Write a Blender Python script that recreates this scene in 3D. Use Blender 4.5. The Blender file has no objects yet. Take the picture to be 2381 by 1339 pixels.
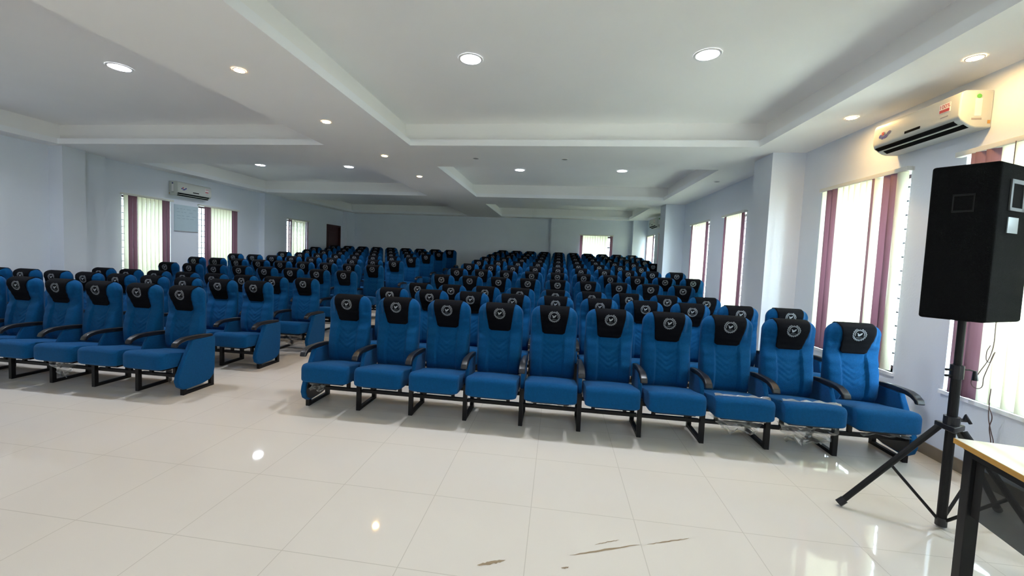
import bpy, bmesh, math, random
from mathutils import Vector, Matrix
random.seed(7)
scene = bpy.context.scene
COL = scene.collection
PI = math.pi

# ------------------------------------------------------------------ materials
def nodes_of(name):
    m = bpy.data.materials.new(name); m.use_nodes = True
    nt = m.node_tree; b = nt.nodes['Principled BSDF']
    return m, nt, b
def N(nt, t, **kw):
    n = nt.nodes.new(t)
    for k, v in kw.items(): setattr(n, k, v)
    return n
def mix_col(nt, fac, a, b, mode='MIX'):
    n = N(nt, 'ShaderNodeMix', data_type='RGBA', blend_type=mode)
    for s, v in ((n.inputs[0], fac), (n.inputs[6], a), (n.inputs[7], b)):
        if isinstance(v, bpy.types.NodeSocket): nt.links.new(v, s)
        elif isinstance(v, (tuple, list)): s.default_value = (*v, 1)
        else: s.default_value = v
    return n.outputs[2]
def mth(nt, op, a, b=None, c=None):
    n = N(nt, 'ShaderNodeMath', operation=op)
    for i, v in enumerate((a, b, c)):
        if v is None: continue
        if isinstance(v, bpy.types.NodeSocket): nt.links.new(v, n.inputs[i])
        else: n.inputs[i].default_value = v
    return n.outputs[0]
def simple(name, col, rough=.6, metal=0, noise=0, nscale=30, bump=0, bscale=200, spec=.5, sheen=0):
    m, nt, b = nodes_of(name)
    b.inputs['Base Color'].default_value = (*col, 1)
    b.inputs['Roughness'].default_value = rough
    b.inputs['Metallic'].default_value = metal
    b.inputs['Specular IOR Level'].default_value = spec
    if sheen:
        b.inputs['Sheen Weight'].default_value = sheen
        b.inputs['Sheen Roughness'].default_value = .5
    tc = N(nt, 'ShaderNodeTexCoord')
    if noise:
        nz = N(nt, 'ShaderNodeTexNoise'); nz.inputs['Scale'].default_value = nscale; nz.inputs['Detail'].default_value = 3
        nt.links.new(tc.outputs['Object'], nz.inputs['Vector'])
        dark = tuple(c*(1-noise) for c in col); lite = tuple(min(1, c*(1+noise)) for c in col)
        nt.links.new(mix_col(nt, nz.outputs['Fac'], dark, lite), b.inputs['Base Color'])
    if bump:
        nb = N(nt, 'ShaderNodeTexNoise'); nb.inputs['Scale'].default_value = bscale; nb.inputs['Detail'].default_value = 2
        nt.links.new(tc.outputs['Object'], nb.inputs['Vector'])
        bp = N(nt, 'ShaderNodeBump'); bp.inputs['Strength'].default_value = bump; bp.inputs['Distance'].default_value = .01
        nt.links.new(nb.outputs['Fac'], bp.inputs['Height']); nt.links.new(bp.outputs['Normal'], b.inputs['Normal'])
    return m
def emis(name, col, s):
    m, nt, b = nodes_of(name)
    b.inputs['Base Color'].default_value = (0.8, 0.8, 0.8, 1)
    b.inputs['Emission Color'].default_value = (*col, 1); b.inputs['Emission Strength'].default_value = s
    return m
def translucent(name, col, frac=.5, noise=.08):
    m, nt, b = nodes_of(name)
    nt.nodes.remove(b)
    out = nt.nodes['Material Output']
    tc = N(nt, 'ShaderNodeTexCoord'); mp = N(nt, 'ShaderNodeMapping'); mp.inputs['Scale'].default_value = (120, 120, 3)
    nz = N(nt, 'ShaderNodeTexNoise'); nz.inputs['Scale'].default_value = 1; nz.inputs['Detail'].default_value = 2
    nt.links.new(tc.outputs['Object'], mp.inputs[0]); nt.links.new(mp.outputs[0], nz.inputs['Vector'])
    c = mix_col(nt, nz.outputs['Fac'], tuple(x*(1-noise) for x in col), tuple(min(1, x*(1+noise)) for x in col))
    d = N(nt, 'ShaderNodeBsdfDiffuse'); t = N(nt, 'ShaderNodeBsdfTranslucent'); mx = N(nt, 'ShaderNodeMixShader')
    nt.links.new(c, d.inputs[0]); nt.links.new(c, t.inputs[0]); mx.inputs[0].default_value = frac
    nt.links.new(d.outputs[0], mx.inputs[1]); nt.links.new(t.outputs[0], mx.inputs[2]); nt.links.new(mx.outputs[0], out.inputs[0])
    return m
def clear(name, tint, gloss, rough=.05):
    m, nt, b = nodes_of(name); nt.nodes.remove(b); out = nt.nodes['Material Output']
    t = N(nt, 'ShaderNodeBsdfTransparent'); t.inputs[0].default_value = (*tint, 1)
    g = N(nt, 'ShaderNodeBsdfGlossy'); g.inputs['Roughness'].default_value = rough
    mx = N(nt, 'ShaderNodeMixShader'); mx.inputs[0].default_value = gloss
    nt.links.new(t.outputs[0], mx.inputs[1]); nt.links.new(g.outputs[0], mx.inputs[2]); nt.links.new(mx.outputs[0], out.inputs[0])
    return m

WALLC = (.77, .815, .89)
M = {}
M['wall'] = simple('painted_plaster', WALLC, .75, noise=.03, nscale=2.5, bump=.12, bscale=60, spec=.25)
M['ceiling'] = simple('ceiling_paint', (.92, .91, .90), .8, noise=.02, nscale=2, spec=.2)
M['lip'] = simple('trim_white_paint', (.93, .94, .96), .6, spec=.3)
M['fabric'] = simple('blue_velour', (.0008, .066, .195), .85, noise=.22, nscale=60, bump=.35, bscale=260, spec=.12, sheen=.05)
M['cover'] = simple('black_cloth', (.0035, .004, .006), .9, bump=.3, bscale=500, spec=.1)
M['emblem'] = simple('silver_thread', (.30, .33, .37), .6, spec=.4)
M['plastic'] = simple('black_plastic', (.012, .013, .017), .33, spec=.45)
M['steel'] = simple('black_steel', (.006, .006, .007), .5, spec=.3)
M['carpet'] = simple('black_carpet_covering', (.006, .0065, .007), .95, noise=.3, nscale=90, bump=.6, bscale=350, spec=.1)
M['chrome'] = simple('dull_nickel', (.13, .14, .14), .5, metal=.2)
M['darkhole'] = simple('dark_recess', (.003, .003, .003), .9, spec=.1)
M['glassplate'] = simple('pale_jack_plate', (.5, .6, .58), .2, metal=.5)
M['acwhite'] = simple('white_appliance_plastic', (.58, .60, .56), .38, spec=.5)
M['red'] = simple('red_print', (.45, .05, .06), .5)
M['navy'] = simple('navy_print', (.05, .05, .25), .5)
M['green'] = simple('green_print', (.12, .45, .08), .5)
M['greyprint'] = simple('grey_print', (.35, .33, .33), .6)
M['paperwhite'] = simple('white_sticker', (.85, .83, .82), .5)
M['board'] = simple('pale_chart_paper', (.50, .62, .68), .5, noise=.05, nscale=9)
M['door'] = simple('dark_red_wood', (.05, .010, .008), .5, noise=.3, nscale=8)
M['frame'] = simple('brown_aluminium', (.06, .025, .03), .5)
M['grille'] = simple('dark_iron', (.05, .055, .08), .5)
M['cream'] = translucent('cream_blind_cloth', (.90, .89, .78), .62, .04)
M['brown'] = translucent('brown_blind_cloth', (.33, .21, .25), .5, .10)
M['rail'] = simple('ivory_rail', (.72, .72, .66), .5)
M['glass'] = clear('window_glass', (.93, .97, .97), .07, .01)
M['smoke'] = clear('smoked_mesh', (.30, .32, .33), .05, .6)
M['wrap'] = clear('clear_polythene', (.88, .89, .88), .30, .38)
M['cool'] = emis('cool_led', (.84, .90, 1.0), 25)
M['warm'] = emis('warm_led', (1.0, .62, .23), 230)
M['ring'] = simple('lamp_ring', (.8, .8, .8), .5)
M['unlit'] = simple('unlit_lamp', (.25, .25, .25), .4)
M['cord'] = simple('brown_cord', (.12, .075, .07), .6)
M['edge'] = simple('ply_edge', (.50, .27, .06), .5, noise=.15, nscale=40)
M['smudge'] = simple('brown_smudge', (.30, .22, .13), .5)
M['ink'] = simple('faded_ink', (.30, .42, .50), .7)

def floor_mat():
    m, nt, b = nodes_of('cream_vitrified_tile')
    g = N(nt, 'ShaderNodeNewGeometry'); sx = N(nt, 'ShaderNodeSeparateXYZ'); nt.links.new(g.outputs['Position'], sx.inputs[0])
    def dist(sock, off):
        a = mth(nt, 'ADD', sock, -off + 60); f = mth(nt, 'MODULO', a, .6)
        return mth(nt, 'MINIMUM', f, mth(nt, 'SUBTRACT', .6, f))
    d = mth(nt, 'MINIMUM', dist(sx.outputs[0], -2.488), dist(sx.outputs[1], 1.785))
    line = mth(nt, 'LESS_THAN', d, .0022)
    n1 = N(nt, 'ShaderNodeTexNoise'); n1.inputs['Scale'].default_value = 1.3; n1.inputs['Detail'].default_value = 4
    n2 = N(nt, 'ShaderNodeTexNoise'); n2.inputs['Scale'].default_value = 260; n2.inputs['Detail'].default_value = 1
    nt.links.new(g.outputs['Position'], n1.inputs['Vector']); nt.links.new(g.outputs['Position'], n2.inputs['Vector'])
    c = mix_col(nt, n1.outputs['Fac'], (.68, .63, .57), (.76, .71, .65))
    c = mix_col(nt, mth(nt, 'MULTIPLY', n2.outputs['Fac'], .35), c, (.66, .61, .53))
    c = mix_col(nt, mth(nt, 'MULTIPLY', line, .36), c, (.30, .26, .20))
    nt.links.new(c, b.inputs['Base Color'])
    b.inputs['Roughness'].default_value = .055
    b.inputs['Specular IOR Level'].default_value = .42
    n3 = N(nt, 'ShaderNodeTexNoise'); n3.inputs['Scale'].default_value = 2.2
    nt.links.new(g.outputs['Position'], n3.inputs['Vector'])
    nt.links.new(mth(nt, 'MULTIPLY_ADD', n3.outputs['Fac'], .08, .0), b.inputs['Roughness'])
    return m
M['floor'] = floor_mat()
def base_mat():
    return simple('brown_skirting_tile', (.25, .205, .15), .4, noise=.25, nscale=7)
M['skirt'] = base_mat()
def wall_left_mat():
    m, nt, b = nodes_of('painted_plaster_with_damp_marks')
    g = N(nt, 'ShaderNodeNewGeometry'); sx = N(nt, 'ShaderNodeSeparateXYZ'); nt.links.new(g.outputs['Position'], sx.inputs[0])
    nz = N(nt, 'ShaderNodeTexNoise'); nz.inputs['Scale'].default_value = 3; nz.inputs['Detail'].default_value = 4
    nt.links.new(g.outputs['Position'], nz.inputs['Vector'])
    w = mth(nt, 'MULTIPLY_ADD', nz.outputs['Fac'], .10, 6.02)
    dy = mth(nt, 'ABSOLUTE', mth(nt, 'SUBTRACT', sx.outputs[1], w))
    wid = mth(nt, 'MAXIMUM', mth(nt, 'MULTIPLY_ADD', sx.outputs[2], .05, -.03), .012)
    ss = N(nt, 'ShaderNodeClamp'); nt.links.new(mth(nt, 'SUBTRACT', 1, mth(nt, 'DIVIDE', dy, wid)), ss.inputs[0])
    hh = N(nt, 'ShaderNodeMapRange'); hh.inputs[1].default_value = .6; hh.inputs[2].default_value = 3.0; hh.inputs[3].default_value = .08; hh.inputs[4].default_value = .5
    nt.links.new(sx.outputs[2], hh.inputs[0])
    tt = N(nt, 'ShaderNodeMapRange'); tt.inputs[1].default_value = 2.80; tt.inputs[2].default_value = 3.02; tt.inputs[3].default_value = 0; tt.inputs[4].default_value = .45
    nt.links.new(sx.outputs[2], tt.inputs[0])
    yy = N(nt, 'ShaderNodeClamp'); nt.links.new(mth(nt, 'SUBTRACT', 1, mth(nt, 'MULTIPLY', mth(nt, 'ABSOLUTE', mth(nt, 'SUBTRACT', sx.outputs[1], 6.15)), 1.6)), yy.inputs[0])
    f = mth(nt, 'MAXIMUM', mth(nt, 'MULTIPLY', ss.outputs[0], hh.outputs[0]), mth(nt, 'MULTIPLY', mth(nt, 'MULTIPLY', tt.outputs[0], yy.outputs[0]), nz.outputs['Fac']))
    nt.links.new(mix_col(nt, f, WALLC, (.27, .25, .13)), b.inputs['Base Color'])
    b.inputs['Roughness'].default_value = .75; b.inputs['Specular IOR Level'].default_value = .25
    return m
M['wall_left'] = wall_left_mat()
def desk_mat():
    m, nt, b = nodes_of('pale_veined_laminate')
    tc = N(nt, 'ShaderNodeTexCoord'); w = N(nt, 'ShaderNodeTexWave'); w.inputs['Scale'].default_value = 2.2
    w.inputs['Distortion'].default_value = 7; w.inputs['Detail'].default_value = 3
    nt.links.new(tc.outputs['Object'], w.inputs['Vector'])
    nt.links.new(mix_col(nt, mth(nt, 'POWER', w.outputs['Fac'], 5), (.80, .77, .70), (.60, .54, .44)), b.inputs['Base Color'])
    b.inputs['Roughness'].default_value = .25
    return m
M['desk'] = desk_mat()

# ------------------------------------------------------------------ mesh helpers
class MB:
    def __init__(s): s.v = []; s.f = []; s.mi = []; s.cur = 0
    def add(s, vs, fs):
        o = len(s.v); s.v += [tuple(p) for p in vs]; s.f += [tuple(i+o for i in f) for f in fs]; s.mi += [s.cur]*len(fs); return s
    def box(s, a, b):
        (x0, y0, z0), (x1, y1, z1) = a, b
        return s.add([(x0,y0,z0),(x1,y0,z0),(x1,y1,z0),(x0,y1,z0),(x0,y0,z1),(x1,y0,z1),(x1,y1,z1),(x0,y1,z1)],
                     [(0,3,2,1),(4,5,6,7),(0,1,5,4),(1,2,6,5),(2,3,7,6),(3,0,4,7)])
    def quad(s, *p): return s.add(p, [tuple(range(len(p)))])
    def prism(s, poly, fn):
        # poly: 2-D outline; fn(u, v, side) -> point, side 0/1
        n = len(poly)
        vs = [fn(u, v, 0) for u, v in poly] + [fn(u, v, 1) for u, v in poly]
        fs = [tuple(range(n))[::-1], tuple(range(n, 2*n))] + [(i, (i+1) % n, n+(i+1) % n, n+i) for i in range(n)]
        return s.add(vs, fs)
    def tube(s, pts, r, n=12, cap=True):
        pts = [Vector(p) for p in pts]; rs = r if isinstance(r, (list, tuple)) else [r]*len(pts)
        o = len(s.v); prev = None
        for i, p in enumerate(pts):
            d = (pts[min(i+1, len(pts)-1)]-pts[max(i-1, 0)]).normalized()
            if prev is None:
                a = Vector((0, 0, 1)) if abs(d.z) < .9 else Vector((1, 0, 0))
                x = d.cross(a).normalized()
            else: x = (prev - d*prev.dot(d)).normalized()
            prev = x; y = d.cross(x)
            for k in range(n):
                t = 2*PI*k/n; s.v.append(tuple(p+(x*math.cos(t)+y*math.sin(t))*rs[i]))
        for i in range(len(pts)-1):
            for k in range(n):
                a = o+i*n+k; b = o+i*n+(k+1) % n
                s.f.append((a, b, b+n, a+n)); s.mi.append(s.cur)
        if cap:
            s.f.append(tuple(o+k for k in range(n))[::-1]); s.f.append(tuple(o+(len(pts)-1)*n+k for k in range(n))); s.mi += [s.cur]*2
        return s
    def disk(s, c, r, axis='z', n=24, h=.01, r2=None):
        c = Vector(c); r2 = r if r2 is None else r2
        ax = {'z': (Vector((1,0,0)), Vector((0,1,0)), Vector((0,0,1))), 'y': (Vector((1,0,0)), Vector((0,0,1)), Vector((0,-1,0))), 'x': (Vector((0,1,0)), Vector((0,0,1)), Vector((1,0,0)))}[axis]
        vs = [c+(ax[0]*math.cos(2*PI*k/n)+ax[1]*math.sin(2*PI*k/n))*r for k in range(n)]
        vs += [c+ax[2]*h+(ax[0]*math.cos(2*PI*k/n)+ax[1]*math.sin(2*PI*k/n))*r2 for k in range(n)]
        return s.add(vs, [tuple(range(n))[::-1], tuple(range(n, 2*n))]+[(k, (k+1) % n, n+(k+1) % n, n+k) for k in range(n)])
    def build(s, name, mats, parent=None, smooth=False, recalc=True, bevel=0, seg=2, sub=0):
        me = bpy.data.meshes.new(name); me.from_pydata(s.v, [], s.f); me.update()
        if not isinstance(mats, (list, tuple)): mats = [mats]
        for m in mats: me.materials.append(m)
        me.polygons.foreach_set('material_index', s.mi)
        if recalc:
            b = bmesh.new(); b.from_mesh(me); bmesh.ops.recalc_face_normals(b, faces=b.faces); b.to_mesh(me); b.free()
        if smooth: me.polygons.foreach_set('use_smooth', [True]*len(me.polygons))
        o = bpy.data.objects.new(name, me); COL.objects.link(o)
        if parent: o.parent = parent
        if bevel:
            md = o.modifiers.new('Bevel', 'BEVEL'); md.width = bevel; md.segments = seg; md.limit_method = 'ANGLE'; md.angle_limit = .6
            me.polygons.foreach_set('use_smooth', [True]*len(me.polygons))
            wn = o.modifiers.new('WN', 'WEIGHTED_NORMAL'); wn.keep_sharp = True
        if sub:
            md = o.modifiers.new('Sub', 'SUBSURF'); md.levels = sub; md.render_levels = sub
        return o
def tag(o, label=None, cat=None, group=None, kind=None):
    if label: o['label'] = label
    if cat: o['category'] = cat
    if group: o['group'] = group
    if kind: o['kind'] = kind
    return o
def empty(name, loc=(0,0,0), rz=0, **kw):
    o = bpy.data.objects.new(name, None); COL.objects.link(o); o.location = loc; o.rotation_euler = (0, 0, rz)
    o.empty_display_size = .1
    return tag(o, **kw)
def copy_tree(o, parent=None):
    c = o.copy(); COL.objects.link(c); c.parent = parent
    for ch in list(o.children): copy_tree(ch, c)
    return c
def text_part(name, body, size, mat, parent, loc, rot, ext=.0006, scale=(1,1,1)):
    cu = bpy.data.curves.new(name, 'FONT'); cu.body = body; cu.size = size; cu.extrude = ext; cu.align_x = 'CENTER'; cu.align_y = 'CENTER'
    t = bpy.data.objects.new('tmp', cu); COL.objects.link(t)
    dg = bpy.context.evaluated_depsgraph_get(); me = bpy.data.meshes.new_from_object(t.evaluated_get(dg))
    bpy.data.objects.remove(t); me.materials.clear(); me.materials.append(mat)
    o = bpy.data.objects.new(name, me); COL.objects.link(o); o.parent = parent; o.location = loc; o.rotation_euler = rot; o.scale = scale
    return o

# ------------------------------------------------------------------ room layout
XR, XL, YB, YF, C = 3.12, -8.30, 15.45, -3.6, 3.01
RISE = .0875
RY = [3.785, 4.82, 5.857, 7.014, 8.137, 9.257, 10.447, 11.53, 12.63, 13.73, 14.83]
RX = [-2.055, -2.05, -2.058, -2.031, -2.039, -2.033, -2.035, -2.03, -2.03, -2.027, -2.024]
RN = [10, 10, 9, 9, 10, 10, 9, 10, 10, 10, 10]
LY = [3.745, 4.745, 5.675, 6.752, 7.878, 8.952, 10.033, 11.05, 12.08, 13.11]
LX = [-3.885, -3.855, -3.79, -3.741, -3.741, -3.73, -3.729, -3.67, -3.61, -3.55]
LN = [8, 9, 8, 8, 9, 9, 8, 8, 9, 9]
SP = .512
XA = -3.15
r_nose = [RY[k]-.66 for k in range(3, 11)]
l_nose = [LY[k]-.62 for k in range(3, 10)]
def floor_z(x, y):
    return RISE*sum(1 for n in (r_nose if x > XA else l_nose) if y > n)

# floor with shallow tiers
fb = MB()
def tiers(x0, x1, noses, yend):
    y = YF; z = 0
    for n in noses+[yend]:
        fb.quad((x0,y,z), (x1,y,z), (x1,n,z), (x0,n,z))
        if n != yend:
            fb.quad((x0,n,z), (x1,n,z), (x1,n,z+RISE), (x0,n,z+RISE)); z += RISE
        y = n
tiers(XA, XR+.3, r_nose, YB+.3)
tiers(XL-.3, XA, l_nose, YB+.3)
# cheek between the two flights
def prof(noses):
    p = []; z = 0
    for n in noses: p += [(n, z), (n, z+RISE)]; z += RISE
    return p
ys = sorted(set(r_nose+l_nose+[YB+.3])); a = ys[0]
for b_ in ys[1:]:
    zr = RISE*sum(1 for n in r_nose if a+1e-4 > n); zl = RISE*sum(1 for n in l_nose if a+1e-4 > n)
    if zr != zl: fb.quad((XA,a,zr), (XA,b_,zr), (XA,b_,zl), (XA,a,zl))
    a = b_
fb.quad((XL-.3,YF,-.12), (XR+.3,YF,-.12), (XR+.3,YB+.3,-.12), (XL-.3,YB+.3,-.12))
tag(fb.build('floor', M['floor'], recalc=False), kind='structure')

# ceiling with coffers
ceil = MB()
trays = []
for y0, y1 in ((-2.65, .81), (2.11, 5.57), (6.875, 10.27), (11.62, 14.99)):
    trays += [(-2.13, 2.44, y0, y1), (-7.97, -3.42, y0, y1)]
def grid_with_holes(mb, u0, u1, v0, v1, holes, put):
    us = sorted({u0, u1, *[h[0] for h in holes], *[h[1] for h in holes]}); vs = sorted({v0, v1, *[h[2] for h in holes], *[h[3] for h in holes]})
    for a, b in zip(us, us[1:]):
        for c, d in zip(vs, vs[1:]):
            mu, mv = (a+b)/2, (c+d)/2
            if any(h[0] < mu < h[1] and h[2] < mv < h[3] for h in holes): continue
            put(a, b, c, d)
grid_with_holes(ceil, XL-.2, XR+.2, YF-.1, YB+.2, trays, lambda a, b, c, d: ceil.quad((a,c,C), (a,d,C), (b,d,C), (b,c,C)))
LIP, TOP, SB = C+.085, 3.34, .12
def ring(mb, x0, x1, y0, y1, z0, X0, X1, Y0, Y1, z1):
    p = [(x0,y0,z0), (x1,y0,z0), (x1,y1,z0), (x0,y1,z0)]; q = [(X0,Y0,z1), (X1,Y0,z1), (X1,Y1,z1), (X0,Y1,z1)]
    for i in range(4): mb.quad(p[i], p[(i+1) % 4], q[(i+1) % 4], q[i])
for x0, x1, y0, y1 in trays:
    ceil.cur = 1
    ring(ceil, x0, x1, y0, y1, C, x0, x1, y0, y1, LIP)
    ring(ceil, x0, x1, y0, y1, LIP, x0-SB, x1+SB, y0-SB, y1+SB, LIP)
    ceil.cur = 0
    ring(ceil, x0-SB, x1+SB, y0-SB, y1+SB, LIP, x0-SB, x1+SB, y0-SB, y1+SB, TOP)
    ceil.quad((x0-SB,y0-SB,TOP), (x0-SB,y1+SB,TOP), (x1+SB,y1+SB,TOP), (x1+SB,y0-SB,TOP))
ceil.quad((XL-.3,YF-.2,3.5), (XL-.3,YB+.3,3.5), (XR+.3,YB+.3,3.5), (XR+.3,YF-.2,3.5))
tag(ceil.build('ceiling', [M['ceiling'], M['lip']], recalc=False), kind='structure')

# windows: (wall, along0, along1, z0, z1)
TH = .23
WR = [(-1.9, -.75), (.1, 1.27), (2.50, 3.67), (4.17, 5.35), (7.40, 8.30), (9.09, 10.20), (12.15, 13.30), (13.95, 15.0)]  # first two are unseen windows, added to let in more daylight
WL = [(1.2, 2.3), (6.79, 7.78), (8.47, 9.60), (11.57, 12.63)]  # first one is out of view, added to give light from the left
def z0_at(x, y): return max(.58, floor_z(x, y)+.4)
holesR = [(a, b, z0_at(3, b), 2.43) for a, b in WR]
holesL = [(a, b, z0_at(-8, b), 2.40) for a, b in WL]
door_hole = (13.75, 14.70, RISE*7, 2.44)
def wall_x(name, x, out, holes, mat, ya=YF, yb=YB):
    w = MB()
    grid_with_holes(w, ya, yb, -.1, 3.5, holes, lambda a, b, c, d: w.quad((x,a,c), (x,b,c), (x,b,d), (x,a,d)))
    grid_with_holes(w, ya-.23, yb+.23, -.1, 3.5, holes, lambda a, b, c, d: w.quad((x+out*TH,a,c), (x+out*TH,b,c), (x+out*TH,b,d), (x+out*TH,a,d)))
    for a, b, c, d in holes:
        p = [(a,c), (b,c), (b,d), (a,d)]
        for i in range(4):
            (u, v), (s, t) = p[i], p[(i+1) % 4]
            w.quad((x,u,v), (x,s,t), (x+out*TH,s,t), (x+out*TH,u,v))
    return tag(w.build(name, mat, recalc=False), kind='structure')
wall_x('wall_right', XR, 1, holesR, M['wall'])
wall_x('wall_left', XL, -1, holesL+[door_hole], M['wall_left'])
def wall_y(name, y, out, holes, x0=XL-.23, x1=XR+.23, mat=M['wall'], th=TH):
    w = MB()
    for yy in (y, y+out*th):
        grid_with_holes(w, x0, x1, -.1, 3.5, holes, lambda a, b, c, d: w.quad((a,yy,c), (b,yy,c), (b,yy,d), (a,yy,d)))
    for a, b, c, d in holes:
        p = [(a,c), (b,c), (b,d), (a,d)]
        for i in range(4):
            (u, v), (s, t) = p[i], p[(i+1) % 4]
            w.quad((u,y,v), (s,y,t), (s,y+out*th,t), (u,y+out*th,v))
    return tag(w.build(name, mat, recalc=False), kind='structure')
back_hole = (.78, 1.94, 1.15, 2.43)
YB2 = 15.33
wall_y('wall_back', YB, 1, [back_hole])
wall_y('wall_front', YF, -1, [])
# projecting bay of the back wall
w = MB()
grid_with_holes(w, -.30, 2.62, .5, C+.02, [back_hole], lambda a, b, c, d: w.quad((a,YB2,c), (b,YB2,c), (b,YB2,d), (a,YB2,d)))
w.quad((-.30,YB2,.5), (-.30,YB,.5), (-.30,YB,C+.02), (-.30,YB2,C+.02))
p = [(back_hole[0], back_hole[2]), (back_hole[1], back_hole[2]), (back_hole[1], back_hole[3]), (back_hole[0], back_hole[3])]
for i in range(4):
    (u, v), (s, t) = p[i], p[(i+1) % 4]
    w.quad((u,YB2,v), (s,YB2,t), (s,YB,t), (u,YB,v))
tag(w.build('trim_1', M['wall'], recalc=False), kind='structure')
# pillars
PIL = [(2.72, XR+.01, 5.82, 6.32, 'wall'), (2.65, XR+.01, 10.85, 11.38, 'wall'), (2.62, XR+.01, 15.12, YB+.01, 'wall'),
       (XL-.01, -8.03, 5.67, 6.0, 'wall_left'), (XL-.01, -8.19, 6.0, 6.43, 'wall_left'), (XL-.01, -8.13, 10.40, 11.10, 'wall_left'), (XL-.01, -8.12, 14.85, YB+.01, 'wall_left')]
for i, (x0, x1, y0, y1, mt) in enumerate(PIL):
    b_ = MB().box((x0, y0, -.05), (x1, y1, C+.03))
    tag(b_.build('trim_%d' % (i+2), M[mt]), kind='structure')
# skirting
for name, x0, x1, y0 in (('baseboard_right', XR-.012, XR+.01, YF), ('baseboard_left', XL-.01, XL+.012, YF)):
    s_ = MB(); y = y0; xx = 3 if x0 > 0 else -8
    for n in (r_nose if x0 > 0 else l_nose)+[YB]:
        z = floor_z(xx, n-.01)
        s_.box((x0, y, z-.02), (x1, n, z+.1)); y = n
    tag(s_.build(name, M['skirt']), kind='structure')
tag(MB().box((XL, YB-.012, .55), (XR, YB+.01, .8)).build('baseboard_back', M['skirt']), kind='structure')

# door on the left wall
d = MB(); a, b, c, e = door_hole
d.box((XL-.10, a+.05, c), (XL-.05, b-.05, e-.05))
dr = tag(d.build('door_1', M['door'], bevel=.003), kind='structure')
f_ = MB()
f_.box((XL-.14, a, c), (XL+.01, a+.06, e)); f_.box((XL-.14, b-.06, c), (XL+.01, b, e)); f_.box((XL-.14, a+.06, e-.06), (XL+.01, b-.06, e))
f_.build('door_frame', M['door'], dr)
for z in (c+.15, c+.95):
    MB().box((XL-.053, a+.17, z), (XL-.035, b-.17, z+.62)).build('door_panel', M['door'], dr, bevel=.006)
MB().tube([(XL-.05, a+.12, c+.9), (XL+.0, a+.12, c+.9), (XL+.0, a+.22, c+.9)], .009).build('door_handle', M['chrome'], dr, smooth=True)

# ------------------------------------------------------------------ windows and blinds (local frame: x to the viewer's right, -y into the room)
def window(n, wall, a, b, z0, z1, depth_in=0):
    th = {'R': -PI/2, 'L': PI/2, 'B': 0}[wall]; mid = (a+b)/2; w = b-a
    loc = {'R': (XR, mid, z0), 'L': (XL, mid, z0), 'B': (mid, YB2, z0)}[wall]
    h = z1-z0; fy = .12+(YB-YB2 if wall == 'B' else 0)
    root = MB()
    e = .035
    root.box((-w/2, fy, 0), (-w/2+e, fy+.05, h)); root.box((w/2-e, fy, 0), (w/2, fy+.05, h))
    root.box((-w/2+e, fy, 0), (w/2-e, fy+.05, e)); root.box((-w/2+e, fy, h-e), (w/2-e, fy+.05, h))
    root.box((-.02, fy, e), (.02, fy+.05, h-e)); 
    root = tag(root.build('window_%d' % n, M['frame']), kind='structure'); root.location = loc; root.rotation_euler = (0, 0, th)
    for s in (-1, 1):
        x0, x1 = (-w/2+e, -.02) if s < 0 else (.02, w/2-e)
        MB().box((x0, fy+.022, e), (x1, fy+.026, h-e)).build('pane', M['glass'], root)
    g = MB(); k = 1
    while k*.135 < h-.03:
        z = k*.135; g.box((-w/2+.005, fy+.075, z-.008), (w/2-.005, fy+.087, z+.008)); k += 1
    for x in (-w/4, 0, w/4): g.box((x-.008, fy+.070, .0), (x+.008, fy+.082, h))
    for x in (-w/2+.09, w/2-.09):
        g.box((x-.006, fy+.070, .0), (x+.006, fy+.082, h))
        for z in (.03, h*.33, h*.66, h-.06): g.box((x-.04, fy+.065, z), (x+.04, fy+.09, z+.05))
    g.build('grille', M['grille'], root)
    MB().box((-w/2-.02, -.02, -.03), (w/2+.02, fy, .0)).build('window_sill', M['lip'], root)
    # daylight portal at the outer face of the opening
    L = bpy.data.lights.new('daylight_portal', 'AREA'); L.shape = 'RECTANGLE'; L.size = w; L.size_y = h; L.cycles.is_portal = True
    lo = bpy.data.objects.new('daylight_portal', L); COL.objects.link(lo)
    lo.parent = root; lo.location = (0, fy+.12, h/2); lo.rotation_euler = (PI/2, 0, PI)
    # area lights shine along local -Z: turn that towards the room (-y)
    lo.rotation_euler = (-PI/2, 0, 0)
    return root
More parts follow.
